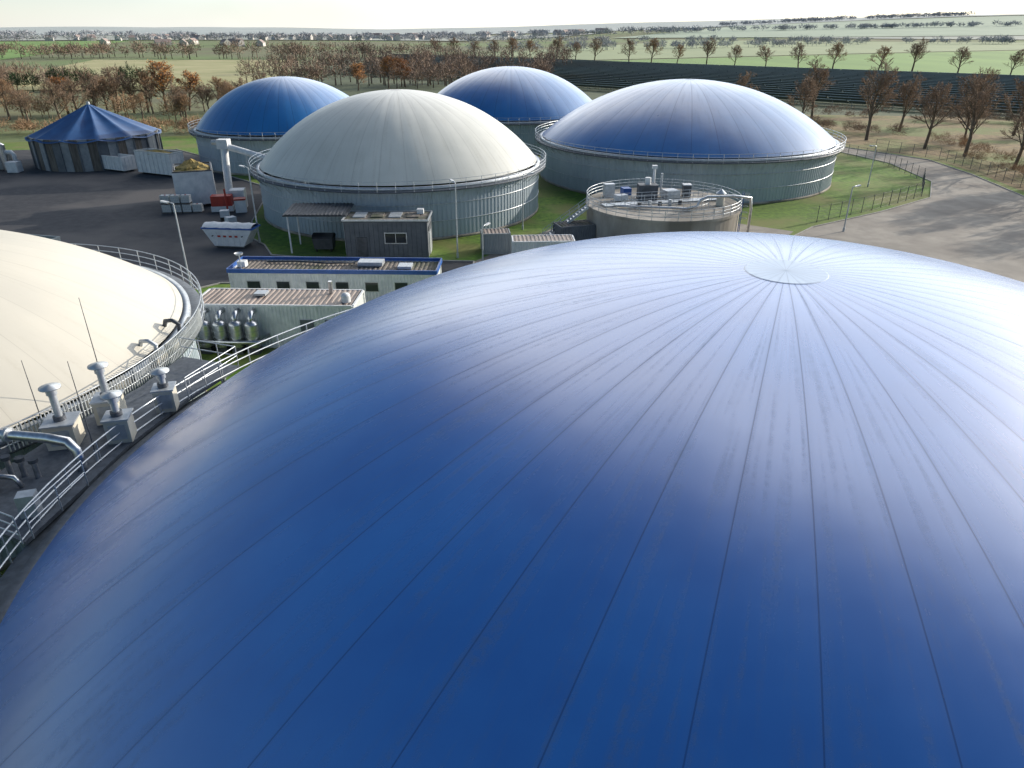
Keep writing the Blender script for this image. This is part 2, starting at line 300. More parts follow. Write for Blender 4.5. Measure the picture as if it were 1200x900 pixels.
def concrete_tank():
    e=empty('concrete_mixing_tank',(17.3,82.5,0)); b=MB(); R=8.6; h=4.0
    b.lathe((0,0,0),[(R,0),(R,h-.3),(R+.2,h-.3),(R+.2,h),(R-.3,h),(0.01,h+.05)],M_tconc,72,smooth=False)
    b.build('concrete_shell',e)
    r=MB(); p=arc((0,0),R+.1,0,360,40); rail(r,p,h,M_galv,1.1,1.5,.035,(1,.66,.33))
    rail(r,arc((0,0),R*.62,200,330,14),h+.05,M_galv,1.0,1.2,.03)
    rail(r,[(-7,-2.4),(0,-.8),(7,1.1)],h+.15,M_galv,1.0,1.2,.03); rail(r,[(-7.2,-1.0),(0,.75),(6.8,2.6)],h+.15,M_galv,1.0,1.2,.03)
    r.build('guard_rail',e)
    k=MB()
    k.box((-1.5,1.9,h+.9),(2.2,1.6,1.7),M_steeld); k.box((1.4,2.6,h+.5),(1.6,1.6,.9),M_galv,rz=.3)
    k.cyl((-1.5,1.9,h+1.7),(-1.5,1.9,h+2.5),.35,M_white,n=14); k.cyl((-.4,4.2,h),(-.4,4.2,h+3.4),.16,M_white,n=10)
    k.cyl((.5,4.0,h),(.5,4.0,h+2.6),.12,M_galv,n=10); k.box((-.4,4.2,h+3.3),(.6,.6,.35),M_white)
    k.box((3.4,3.2,h+.7),(.9,.9,1.3),M_steeld); k.box((3.4,3.2,h+1.45),(1.0,1.0,.12),M_white)
    k.box((-4.6,1.4,h+.35),(1.4,1.0,.6),M_white,rz=.5); k.cyl((-5.5,-2.6,h+.25),(2,-4,h+.25),.14,M_inox,n=10)
    k.box((-5.8,3.2,h+.8),(1.2,.8,1.5),M_galv,rz=.2); k.box((-3.6,4.4,h+.45),(1.0,1.2,.8),M_blue,rz=.2)
    k.tube([(2,-4,h+.25),(3,-4.1,h+.5),(3.3,-4.1,h+1.2),(4,-4,h+1.5),(7,-3.5,h+1.5),(9.1,-3,h+1.2),(9.3,-3,h),(9.3,-3,0)],.16,M_inox,10)
    for a in range(5): k.cyl((-3+a*1.2,-2.2+.3*a,h),(-3+a*1.2,-2.2+.3*a,h+.5+.15*(a%2)),.22,(M_steeld,M_galv)[a%2],n=12)
    k.box((0,0,h+.12),(14.5,1.3,.12),M_galv,rz=.25)
    k.cyl((6.2,-1.5,h),(6.2,-1.5,h+1.4),.45,M_cream,n=16); k.lathe((6.2,-1.5,h+1.4),[(.6,0),(.01,.5)],M_galv,16)
    k.build('agitator_and_pipework',e)
    s=MB()
    for i in range(16): s.box((-R-5.2+i*.32,-2.2,.25+i*.245),(.3,1.0,.05),M_galv)
    for y in(-2.75,-1.65): s.box((-R-2.75,y,2.1),(6.4,.06,.25),M_galv,tilt=('Y',-.655)); rail(s,[(-R-5.2,y,.25),(-R-.2,y,4.0)],0,M_galv,1.05,1.3,.03)
    s.build('access_stair',e)
    l=MB()
    for y in(-.25,.25): l.cyl((R+.6,y,0),(R+.6,y,h+1.2),.04,M_blue,n=5)
    for i in range(16): l.cyl((R+.6,-.25,.2+i*.3),(R+.6,.25,.2+i*.3),.025,M_blue,n=4)
    for i in range(5): l.lathe((R+.95,0,2.2+i*.7),[(.38,0),(.38,.06)],M_galv,14)
    l.build('caged_ladder',e)
concrete_tank()
def tent():
    e=empty('tent_roof_slurry_tank',(-75.2,135,0)); R=10.3;b=MB()
    n=44
    for i in range(n):
        a=2*math.pi*i/n; b.box((R*math.cos(a),R*math.sin(a),2.6),(.16,2*math.pi*R/n*.96,5.2),(M_ltwall,M_wood,M_grey,M_ltwall,M_wood)[i%5],rz=a)
        if i%2==0: b.box(((R+.2)*math.cos(a+.07),(R+.2)*math.sin(a+.07),2.55),(.22,.22,5.1),M_grey,rz=a)
    b.lathe((0,0,0),[(R-.15,0),(R-.15,5.1)],M_black,48); b.build('panel_wall',e)
    r=MB(); ns=12; vs=[];seg=120
    for j in range(13):
        t=j/12
        for i in range(seg):
            a=2*math.pi*i/seg; s=abs(math.sin(a*ns/2))
            rr=(R+.6)*(1-t)+.25*t; z=5.0+4.9*(t**1.05)-.42*s*(math.sin(math.pi*t)*.7+.8*(1-t))
            vs.append((rr*math.cos(a),rr*math.sin(a),z))
    fs=[(j*seg+i,j*seg+(i+1)%seg,(j+1)*seg+(i+1)%seg,(j+1)*seg+i) for j in range(12) for i in range(seg)]
    r.add(vs,fs,M_ftop,True); r.cyl((0,0,9.7),(0,0,10.3),.3,M_galv,n=12)
    r.build('tent_roof',e)
tent()
# ------------------------------------------------------------ buildings
def corr_roof(mb,x0,x1,y0,y1,z,m,per=.4,amp=.06,slope=0):
    n=int((x1-x0)/per); vs=[]
    for i in range(n):
        for t,o in((0,0),(.35,0),(.5,amp),(.85,amp)):
            x=x0+(x1-x0)*(i+t)/n; vs.append((x,y0,z+o)); vs.append((x,y1,z+o+slope))
    mb.add(vs,[(2*i,2*i+2,2*i+3,2*i+1) for i in range(len(vs)//2-1)],m)
def rot_empty(name,loc,rz):
    e=empty(name,loc); e.rotation_euler=(0,0,rz); return e
def corr_wall_box(b,L,W,Hh,m,z0=.15,per=.28,amp=.035):
    hx,hy=L/2,W/2
    for (ax,ay,bx,by,nx,ny) in((-hx,-hy,hx,-hy,0,-1),(hx,-hy,hx,hy,1,0),(hx,hy,-hx,hy,0,1),(-hx,hy,-hx,-hy,-1,0)):
        Ln=math.hypot(bx-ax,by-ay); n=int(Ln/per); vs=[]
        for i in range(n):
            for t,o in((0,0),(.3,0),(.5,-amp),(.8,-amp)):
                f=(i+t)/n; x=ax+(bx-ax)*f+nx*o; y=ay+(by-ay)*f+ny*o; vs+= [(x,y,z0),(x,y,Hh)]
        vs+=[(bx,by,z0),(bx,by,Hh)]
        b.add(vs,[(2*i,2*i+2,2*i+3,2*i+1) for i in range(len(vs)//2-1)],m)
def container(name,loc,rz,L,W,Hh,wm,roofm,extras=None):
    e=rot_empty(name,loc,rz); b=MB(); corr_wall_box(b,L,W,Hh,wm)
    for x in(-L/2,L/2):
        for y in(-W/2,W/2): b.box((x,y,Hh/2),(.16,.16,Hh),wm)
    for y in(-W/2,W/2): b.box((0,y,Hh),(L-.17,.14,.16),wm); b.box((0,y,.12),(L-.17,.14,.16),wm)
    for x in(-L/2,L/2): b.box((x,0,Hh),(.14,W-.17,.16),wm)
    b.build('walls',e); r=MB(); corr_roof(r,-L/2+.08,L/2-.08,-W/2+.08,W/2-.08,Hh+.02,roofm); r.build('corrugated_roof',e)
    if extras: x=MB(); extras(x); x.build('fittings',e)
    return e
def gens(x):
    for i in range(4):
        X=-5.0+i*1.2; Y,z0,z1=-2.75,.6,2.35
        x.cyl((X,Y,z0),(X,Y,z1),.5,M_inox,n=20)
        x.lathe((X,Y,z1),[(.5,0),(.42,.16),(.2,.24),(.01,.26)],M_inox,20)
        for z in(.95,1.4,1.85,2.25): x.lathe((X,Y,z),[(.53,0),(.53,.07)],M_galv,20)
        x.tube([(X,-2.75,2.5),(X,-2.75,2.8),(X,-2.5,3.05),(X,-1.8,3.05)],.2,M_inox,10)
        x.box((X,-2.75,.3),(.8,.8,.55),M_steeld)
    x.tube([(-5.6,-3.3,1.1),(-3.2,-3.36,1.1),(-.9,-3.3,1.1),(-.6,-3.1,1.1),(-.6,-1.8,1.1)],.14,M_inox,8)
    x.box((2.5,-1.86,1.3),(1.0,.06,2.1),M_grey); x.box((4.6,-1.86,1.9),(1.4,.06,.9),M_steeld)
    x.box((-1.5,.4,3.66),(.9,.9,.18),M_galv); x.cyl((3.8,.9,3.5),(3.8,.9,4.5),.16,M_inox,n=12)
    x.cyl((5.4,-.9,3.5),(5.4,-.9,4.0),.35,M_white,n=16); x.lathe((5.4,-.9,4.0),[(.35,0),(.25,.15),(.01,.2)],M_white,16)
container('generator_container',(-17.9,51.9,0),-.03,12.2,3.6,3.45,M_white,M_roofb,gens)
def bl(x):
    for y in(-1.9,1.9): x.box((0,y,3.12),(18.3,.12,.36),M_blue)
    for s in(-9.15,9.15): x.box((s,0,3.12),(.12,3.65,.36),M_blue)
    for i in range(6): x.box((-7+i*2.6,-1.80,1.75),(1.1,.06,.8),M_glass); x.box((-7+i*2.6,-1.79,1.75),(1.24,.04,.94),M_galv)
    x.box((-8.2,-.6,3.4),(.7,.7,.5),M_white); x.cyl((-8,-1.5,3.1),(-8,-1.5,4.6),.04,M_galv,n=6); x.lathe((-8,-1.5,4.4),[(.01,0),(.3,.05),(.38,.2)],M_white,14)
    x.box((3,.5,3.25),(2.2,1.2,.35),M_galv); x.box((6.2,-.3,3.2),(1.2,1.2,.25),M_galv)
    x.tube([(-6.5,.8,3.15),(-4,.9,3.2),(-1,.4,3.2),(1.5,.6,3.2)],.09,M_steeld,6)
container('control_container',(-15.6,61.3,0),-.03,18,3.6,2.95,M_white,M_gravel,bl)
container('brown_roof_container',(3.2,72.3,0),.04,6.3,2.5,2.55,M_white,M_roofb)
container('grey_container',(7.0,79.5,0),.3,4,2.4,2.3,M_grey,M_gravel)
container('small_container',(-1.8,76.5,0),.1,3,2.2,2.2,M_wall2,M_roofb)
def pump_house():
    e=empty('grey_pump_house',(-13.3,76.2,0)); b=MB(); b.box((0,0,1.9),(8.8,4.0,3.8),M_grey); b.build('walls',e)
    r=MB(); r.box((0,0,3.86),(9.1,4.3,.12),M_steeld); r.box((0,0,3.95),(8.7,3.9,.06),M_gravel)
    for y in(-2.1,2.1): r.box((0,y,4.0),(9.1,.12,.16),M_galv)
    for x in(-4.5,4.5): r.box((x,0,4.0),(.12,4.08,.16),M_galv)
    for i in range(4): r.box((-3+i*1.9,.3,4.04),(1.3,2.2,.1),(M_galv,M_gravel)[i%2],rz=.03)
    r.box((3.4,.9,4.3),(.7,.7,.5),M_white); r.build('flat_roof',e)
    d=MB(); d.box((-2.6,-2.03,1.1),(1.1,.08,2.2),M_steeld); d.box((1.0,-2.03,2.1),(2.2,.08,1.0),M_glass); d.box((1.0,-2.02,2.1),(2.4,.05,1.2),M_galv)
    d.box((1.0,-2.08,2.1),(.06,.05,1.0),M_galv); d.box((4.43,0,1.2),(.08,1.6,2.4),M_galv); d.box((4.43,0,2.9),(.08,2.6,.5),M_steeld)
    for i in range(18): d.box((-4.3+i*.5,-2.015,1.9),(.04,.03,3.6),M_steeld)
    d.build('door_and_window',e)
pump_house()
def canopy():
    e=empty('canopy_shelter',(-21,77.6,0)); b=MB()
    b.box((0,0,4.3),(6.8,4.3,.14),M_steeld,tilt=('X',.078))
    corr_roof(b,-3.3,3.3,-2.1,2.1,4.24,M_steeld,slope=.33)
    for x in(-3,3):
        for y in(-1.8,1.8): b.cyl((x,y,0),(x,y,4.15),.1,M_white,n=8)
    b.build('canopy_roof',e)
canopy()
def dumpster():
    b=MB(); b.add([(-1,-.6,.3),(1,-.6,.3),(1,.6,.3),(-1,.6,.3),(-1.1,-.85,1.5),(1.1,-.85,1.5),(1.1,.85,1.5),(-1.1,.85,1.5)],[(3,2,1,0),(0,1,5,4),(1,2,6,5),(2,3,7,6),(3,0,4,7)],M_steeld)
    vs=[];n=8
    for x in(-1.12,1.12):
        for i in range(n+1):
            a=math.pi*i/n; vs.append((x,-.85*math.cos(a),1.5+.45*math.sin(a)))
    b.add(vs,[(i,i+1,i+n+2,i+n+1) for i in range(n)]+[tuple(range(n+1)),tuple(range(2*n+1,n,-1))],M_black,True)
    for x in(-.8,.8):
        for y in(-.5,.5): b.cyl((x-.05,y,.15),(x+.05,y,.15),.15,M_black,n=10)
    b.build('wheeled_dumpster',loc=(-20.6,76.8,.03))
dumpster()
def open_box(name,loc,rz,L,W,Hh,m,fill=None,ribs=8,z0=.35,trim=None):
    e=rot_empty(name,loc,rz); b=MB(); t=.08
    for y in(-W/2,W/2): b.box((0,y,z0+Hh/2),(L,t,Hh),m); b.box((0,y,z0+Hh),(L+.1,.16,.14),trim or m)
    for x in(-L/2,L/2): b.box((x,0,z0+Hh/2),(t,W-.09,Hh),m); b.box((x,0,z0+Hh+.003),(.16,W-.17,.14),trim or m)
    b.box((0,0,z0+.05),(L-.1,W-.1,.1),M_steeld)
    for i in range(ribs+1):
        x=-L/2+.1+(L-.2)*i/ribs
        for y in(-W/2-.07,W/2+.07): b.box((x,y,z0+Hh/2),(.12,.1,Hh-.1),m)
    for f in(.33,.66):
        for y in(-W/2-.045,W/2+.045): b.box((0,y,z0+Hh*f),(L-.3,.05,.1),m)
    for j in(-1,0,1):
        for x in(-L/2-.07,L/2+.07): b.box((x,j*W*.3,z0+Hh/2),(.1,.12,Hh-.1),m)
    for y in(-.5,.5): b.box((0,y,z0-.1),(L,.14,.2),M_steeld)
    for x in(-L/2+.5,L/2-.5): b.cyl((x,-.9,.2),(x,.9,.2),.17,M_steeld,n=12)
    b.build('container_body',e)
    if fill: f=MB(); blob(f,(0,0,z0+Hh-.35),(L*.98,W*.98,fill),M_mass,3); f.build('load',e)
    return e
open_box('open_top_container',(-58.6,122.5,0),-.45,8.2,2.6,3.4,M_white,.6,trim=M_galv)
open_box('open_top_container',(-67.5,126,0),-.45,5.5,2.4,2.2,M_white,None)
open_box('open_top_container',(-50.5,72.5,0),-.25,6.5,2.5,2.2,M_wall2,None)
open_box('biomass_feed_hopper',(-44.2,101.2,0),1.95,7,4.8,4.4,M_white,1.4,9,.4,M_steeld)
def ibc_stack():
    """stacked IBC tanks: plastic bottle in a tubular cage on a pallet"""
    e=rot_empty('ibc_tank_stack',(-43.6,95.0,0),.1); b=MB()
    for ix in range(4):
        for iz in range(2):
            if ix==3 and iz==1: continue
            x=-2.1+ix*1.3; z=iz*1.2
            b.box((x,0,z+.08),(1.15,1.0,.12),M_wood); b.box((x,0,z+.64),(1.06,.92,.94),M_pet)
            for q in range(6):
                xx=x-.55+q*.22
                for y in(-.5,.5): b.cyl((xx,y,z+.14),(xx,y,z+1.14),.018,M_galv,n=4,caps=False)
            for zz in(.2,.5,.8,1.13):
                for y in(-.505,.505): b.cyl((x-.57,y,z+zz),(x+.57,y,z+zz),.018,M_galv,n=4,caps=False)
                for xx in(-.57,.57): b.cyl((x+xx,-.5,z+zz),(x+xx,.5,z+zz),.018,M_galv,n=4,caps=False)
            b.cyl((x,0,z+1.11),(x,0,z+1.16),.12,M_red,n=10)
    b.build('caged_tanks',e)
ibc_stack()
def feeder():
    e=empty('screw_conveyor'); b=MB()
    b.box((-38.6,95.6,1.5),(2.6,1.6,1.3),M_red,rz=.2); b.box((-37.2,97.8,1.2),(1.9,2.0,2.6),M_white,rz=.2)
    b.cyl((-37.6,94.4,.1),(-37.6,94.4,3.2),.13,M_red,n=8); b.box((-36.0,95.0,.9),(1.4,1.2,1.6),M_white,rz=.3); b.box((-36.0,95.0,1.8),(1.5,1.3,.2),M_red,rz=.3)
    b.box((-38.6,95.6,.5),(2.8,1.7,.7),M_white,rz=.2)
    b.build('drive_unit',e); c=MB()
    c.cyl((-39.4,100.4,.4),(-39.8,102.6,7.6),.5,M_white,n=16); c.box((-39.8,102.6,7.7),(1.5,1.5,1.2),M_white); c.cyl((-41.4,102.6,7.9),(-40,102.6,7.9),.32,M_galv,n=12)
    c.cyl((-39.6,102.6,7.4),(-33.2,100.6,6.0),.42,M_white,n=16); c.cyl((-36.6,101.7,0),(-36.6,101.7,6.6),.09,M_galv,n=8)
    c.build('conveyor_tubes',e)
feeder()
def skip():
    b=MB(); p=[(-2.9,2.2),(2.9,2.2),(1.7,.25),(-1.7,.25)]
    W=1.05; vs=[(x,y,z) for y in(-W,W) for x,z in p]
    b.add(vs,[(0,3,2,1),(4,5,6,7),(3,7,6,2),(0,4,7,3),(1,2,6,5)],M_white)
    n=14; tv=[]
    for i in range(n+1):
        x=-2.85+5.7*i/n
        for j in range(7):
            y=-W+2*W*j/6; tv.append((x,y,2.28+.35*(1-(y/W)**2)+.05*math.sin(i*1.9+j)))
    b.add(tv,[(i*7+j,(i+1)*7+j,(i+1)*7+j+1,i*7+j+1) for i in range(n) for j in range(6)],M_white,True)
    for y in(-W,W): b.box((0,y,2.19),(5.9,.12,.16),M_blue)
    for x in(-2.9,2.9): b.box((x,0,2.193),(.12,2.0,.16),M_blue)
    for i in range(5): x=-1.3+i*.65; b.box((x,-W-.04,1.1),(.09,.08,1.6),M_white)
    for i in range(4): x=-1.0+i*.66; b.box((x,-W-.015,1.35),(.34,.03,.2),M_red)
    for x in(-1.7,1.7): b.cyl((x,-W-.2,1.4),(x,W+.2,1.4),.07,M_steeld,n=8)
    b.box((0,0,.13),(3.2,1.7,.2),M_steeld)
    o=b.build('waste_skip',loc=(-31.3,78.6,.04)); o.rotation_euler=(0,0,-.12)
skip()
def gasplant():
    e=empty('gas_treatment_unit',(-90,128,0)); b=MB()
    b.box((0,0,1.4),(4.2,3,2.6),M_wall2); b.box((0,0,2.8),(4.4,3.2,.16),M_galv); b.cyl((-2.9,-2.2,0),(-2.9,-2.2,5.2),.8,M_white,n=20); b.lathe((-2.9,-2.2,5.2),[(.8,0),(.5,.3),(.01,.42)],M_white,20)
    b.cyl((2.9,-1.5,0),(2.9,-1.5,4.2),.55,M_inox,n=18); b.lathe((2.9,-1.5,4.2),[(.55,0),(.01,.4)],M_inox,18)
    b.tube([(-2.9,-2.2,4.6),(-2.2,-2.9,4.9),(0,-2.9,4.9),(2.2,-2.6,4.9),(2.9,-1.9,4.4),(2.9,-1.7,4.0)],.3,M_inox,10)
    b.tube([(2.9,-1.5,3),(4.3,-1.4,3),(4.6,-1.4,2.6),(4.6,-1.4,.2)],.35,M_white,10)
    b.cyl((1,1,2.8),(1,1,6.2),.18,M_inox,n=10); b.box((5.4,-3.4,.9),(1.8,1.6,1.7),M_white); b.cyl((.4,-4,.2),(.4,-4,3.6),1.0,M_white,n=20); b.lathe((.4,-4,3.6),[(1,0),(.6,.3),(.01,.4)],M_white,20)
    b.build('vessels_and_pipes',e)
gasplant()
def pallets():
    for k,(x,y,a) in enumerate(((-36.5,90.5,.3),(-34.5,87,.8))):
        b=MB()
        for j in range(3):
            for i in range(5): b.box((0,-.5+i*.25,.16*j+.13),(1.2,.12,.03),M_wood)
            for i in(-1,0,1): b.box((i*.52,0,.16*j+.06),(.1,1.1,.1),M_wood)
        b.box((0,0,.9),(1.1,1.0,.8),M_white); b.build('loaded_pallet',loc=(x,y,.03)).rotation_euler=(0,0,a)
pallets()
# ------------------------------------------------------------ near service platform
def platform():
    e=empty('service_platform'); zf=6.05
    d=MB()
    P=[(-21.2,21.5),(-16.9,19.6),(-16.6,23),(-16.4,26),(-15.6,30.2),(-14.4,34),(-17.9,35.2),(-18.5,31.5),(-19.8,27.6)]
    d.add([(x,y,zf) for x,y in P]+[(x,y,zf-.16) for x,y in P],[tuple(range(len(P))),tuple(range(2*len(P)-1,len(P)-1,-1))]+[(i,i+len(P),(i+1)%len(P)+len(P),(i+1)%len(P)) for i in range(len(P))],M_deck)
    for q in((-20.6,22),(-17.2,20.2),(-17,26),(-15.2,33.6),(-17.9,34.7),(-19.6,27.8)): d.box((q[0],q[1],3),(.2,.2,5.8),M_galv)
    d.build('deck',e)
    r=MB(); rail(r,[(-16.7,19.8),(-16.5,23)],zf,M_galv,1.15,1.3,.028,(1,.55),6); rail(r,[(-15.5,30.2),(-14.4,33.9),(-17.8,35.1)],zf,M_galv,1.15,1.3,.028,(1,.55),6)
    rail(r,[(-21.2,21.4),(-16.9,19.5)],zf,M_galv,1.15,1.1,.028,(1,.66,.33),6)
    for i,p in enumerate(arc((-37,36),18.62,-33,14,90)): r.box((p[0],p[1],6.35),(.03,.06,1.05),M_galv)
    r.build('railings',e)
    s=MB()
    for i in range(18): s.box((-21.8-.05*i,20.8-i*.27,5.9-i*.2),(1.1,.26,.05),M_galv)
    for x in(-.58,.58): rail(s,[(-21.8+x,20.8,5.95),(-22.7+x,16,2.35)],0,M_galv,1.05,1.2,.03)
    s.build('stair',e)
    v=MB()
    for (x,y,w,h) in((-19.1,26.2,1.15,2.75),(-18.2,28.3,1.05,2.75),(-16.9,26.6,.95,2.2),(-16.1,29.3,.85,2.0)):
        v.box((x,y,zf+.55),(w,w,1.08),M_cream,rz=.25); v.box((x,y,zf+1.12),(w+.12,w+.12,.07),M_galv,rz=.25)
        v.box((x,y,zf+.55),(w*.7,w+.02,.7),M_galv,rz=.25)
        v.cyl((x,y,zf+1.15),(x,y,zf+h-.15),.15,M_galv,n=14); v.cyl((x,y,zf+h-.4),(x,y,zf+h-.1),.21,M_galv,n=14); v.cyl((x,y,zf+1.15),(x,y,zf+1.35),.24,M_steeld,n=14)
        v.lathe((x,y,zf+h-.1),[(.1,0),(.42,.0),(.42,.05),(.01,.14)],M_galv,18)
    v.build('overpressure_vents',e)
    p=MB()
    p.tube([(-27,25.4,6.9),(-22.5,25.2,7.25),(-18.6,24.5,7.3),(-17.7,24.3,7.25),(-17.4,24.2,6.95),(-17.35,24.2,6.4),(-17.3,24.2,3)],.2,M_inox,14)
    for q in((-22.5,25.2,7.25),(-20.4,24.83,7.28)): p.cyl((q[0]-.07,q[1],q[2]),(q[0]+.07,q[1]-.02,q[2]),.3,M_galv,n=16)
    p.tube([(-22,23.3,6.1),(-20,23,6.5),(-19.2,22.9,6.5),(-19,22.9,6.1)],.1,M_inox,10)
    for i in range(4): p.cyl((-20.6+i*.6,23.9-i*.1,6.05),(-20.6+i*.6,23.9-i*.1,6.8),.11,M_inox,n=10); p.cyl((-20.6+i*.6,23.9-i*.1,6.75),(-20.6+i*.6,23.9-i*.1,6.9),.18,M_steeld,n=10)
    p.tube([(-19.2,35,6.1),(-19.1,35,6.8),(-19.5,35.1,7.0),(-20.0,35.3,6.9),(-20.2,35.4,6.4)],.12,M_galv,10)
    p.tube([(-19.2,38,6.1),(-19.1,38,6.8),(-19.5,38.1,7.0),(-20.0,38.3,6.9),(-20.2,38.4,6.4)],.12,M_steeld,10)
    for i in range(9):
        a=math.radians(-30+i*5.2); x,y=-37+18.1*math.cos(a),36+18.1*math.sin(a); p.box((x,y,6.2),(.4,1.1,.45),(M_cream,M_galv)[i%3==1],rz=a)
    p.box((-20.2,22.3,6.7),(.9,.6,1.2),M_steeld,rz=.3); p.box((-17.6,21.2,6.5),(.6,.5,.9),M_galv,rz=.3)
    p.build('pipework',e)
    l=MB()
    for (x,y,t) in((-19.4,30.2,11.2),(-17.0,24.7,10.6),(-20.8,27.4,9.4)): l.cyl((x,y,6),(x,y,t),.028,M_steeld,r1=.012,n=6); l.cyl((x,y,6),(x,y,6.6),.06,M_galv,n=8)
    l.build('lightning_rods',e)
platform()
# ------------------------------------------------------------ street lamps
def lamp(loc,h,ang,arm=1.0):
    b=MB(); b.cyl((0,0,0),(0,0,.5),.13,M_galv,n=10); b.cyl((0,0,.5),(0,0,h-.1),.09,M_galv,r1=.06,n=10)
    b.tube([(0,0,h-.12),(0,0,h),(arm*.35,0,h+.1),(arm*.6,0,h+.12)],.05,M_galv,8)
    b.box((arm*.6+.33,0,h+.12),(.75,.26,.12),M_white,tilt=('Y',-.08)); b.box((arm*.6+.35,0,h+.045),(.5,.2,.03),M_glass)
    o=b.build('street_lamp',loc=(loc[0],loc[1],.03)); o.rotation_euler=(0,0,ang)
for l,h,a in(((-29.4,62.2),8.3,2.8),((-5.8,74),7.8,2.0),((1.3,86),6.5,.3),((-28.8,79.9),8.3,2.6),((40,85),5.2,.5),((55,112),6,3.5),((-3,71.2),4,1.0)): lamp(l,h,a)
def fence(name,pts,h=2.0):
    b=MB()
    P=[Vector((*p,0)) for p in pts]
    for a,c in zip(P[:-1],P[1:]):
        L=(c-a).length; k=max(1,round(L/2.5))
        for i in range(k): q=a.lerp(c,i/k); b.cyl(q,q+Vector((0,0,h+.1)),.04,M_steeld,n=6)
        for z in(.1,.7,1.35,h): b.cyl(a+Vector((0,0,z)),c+Vector((0,0,z)),.014,M_steeld,n=3,caps=False)
        kk=int(L/.3)
        for i in range(kk): q=a.lerp(c,i/kk); b.cyl(q+Vector((0,0,.1)),q+Vector((0,0,h)),.007,M_steeld,n=3,caps=False)
    b.build(name)
fence('mesh_fence',[(51,163),(59,152),(64,144.5),(67.3,133),(65.8,116.5),(59.7,105),(48.5,96.2),(36.5,88.2)])
fence('mesh_fence',[(80,20),(79.5,60),(79.5,82),(77,101),(79.5,122),(80,138),(72,152)])
# ------------------------------------------------------------ solar fields
def solar(A,u,n,K,sp,s0f,s1,w=3.3):
    b=MB(); tl=math.radians(20)
    for k in range(K):
        c=A+n*(k*sp); d=n*(-math.cos(tl)*w/2)-Vector((0,0,math.sin(tl)*w/2))
        s=s0f(k)
        while s<s1:
            L=min(24,s1-s)-.4; p0=c+u*s+Vector((0,0,1.6)); p1=p0+u*L
            th=Vector((0,0,.06)); vs=[p0+d,p1+d,p1-d,p0-d]
            b.add(vs,[(0,1,2,3)],M_panel); b.add([v-th for v in vs],[(3,2,1,0)],M_pback)
            b.add([vs[3],vs[2],vs[2]-th*3,vs[3]-th*3],[(0,1,2,3)],M_galv)
            for t in range(0,int(L),6): q=p0+u*(t+1); b.box((q.x,q.y,.75),(.14,.14,1.5),M_galv)
            s+=24
    b.build('solar_panel_array')
solar(Vector((-60,640,0)),Vector((.737,-.676,0)),Vector((-.676,-.737,0)),20,9.8,lambda k:-60+k*10,455)
solar(Vector((-265,290,0)),Vector((.85,-.527,0)),Vector((-.527,-.85,0)),9,7.5,lambda k:0,115,3.0)
# ------------------------------------------------------------ trees
def tree_mesh(name,seed,h=11,leaf=None,twm=M_twig,tw=.06):
    r=random.Random(seed); b=MB()
    leaves=[]
    def br(p,d,L,rad,lv):
        n=3 if lv<2 else 2; q=p; dd=d
        pts=[p]
        for i in range(n):
            dd=(dd+Vector((r.uniform(-.16,.16),r.uniform(-.16,.16),r.uniform(-.02,.16)))).normalized(); q=q+dd*(L/n); pts.append(q)
        for i in range(n): b.cyl(pts[i],pts[i+1],rad*(1-.5*i/n),M_bark if lv<3 else twm,r1=rad*(1-.5*(i+1)/n),n=(6,4,3,3,3)[lv],caps=False)
        if lv==4:
            return
        cnt=(11,6,5,6)[lv]
        for k in range(cnt):
            t=(.28+.72*(k+r.random())/cnt) if lv==0 else (.25+.75*(k+r.random())/cnt)
            idx=min(n-1,int(t*n)); pp=pts[idx].lerp(pts[idx+1],t*n-idx)
            az=r.uniform(0,6.283) if lv else k*2.4+r.uniform(-.4,.4)
            side=Vector((math.cos(az),math.sin(az),0)); tilt=r.uniform(.45,.95) if lv else r.uniform(.5,.9)*(1.15-t*.6)
            nd=(dd*math.cos(tilt)+ (side-dd*side.dot(dd)).normalized()*math.sin(tilt)).normalized()
            ll=L*((.55,.62,.6,.55)[lv])*(1.15-.5*t)*r.uniform(.8,1.15)
            br(pp,nd,ll,max(rad*(.42 if lv==0 else .5)*(1.1-.4*t),tw*.5),lv+1)
        if leaf:
            if lv>=2:
                for _ in range(3):
                    c=pts[r.randint(1,n)]+Vector((r.gauss(0,.3),r.gauss(0,.3),r.gauss(0,.25))); a=Vector((r.gauss(0,1),r.gauss(0,1),r.gauss(0,1))).normalized()*.16; e=a.orthogonal().normalized()*.12
                    leaves.append((c-a,c+e,c+a,c-e))
    br(Vector((0,0,0)),Vector((r.uniform(-.04,.04),r.uniform(-.04,.04),1)),h*.72,h*.026,0)
    for l in leaves: b.add(l,[(0,1,2,3)],leaf)
    o=b.build(name); me=o.data; bpy.data.objects.remove(o); return me
TM=[tree_mesh('bare_tree_mesh',s,11) for s in(1,2,3,4)]
TO=[tree_mesh('autumn_tree_mesh',9,10,M_leafo),tree_mesh('autumn_tree_mesh',12,10,M_leafo)]
TR=[tree_mesh('russet_tree_mesh',s,11,None,M_twigr) for s in(21,22)]
def put(name,me,x,y,s=1,z=0,sx=1):
    o=bpy.data.objects.new(name,me); o.location=(x,y,z); o.rotation_euler=(0,0,random.uniform(0,6.28)); o.scale=(s*sx,s*sx,s); COL.objects.link(o); return o
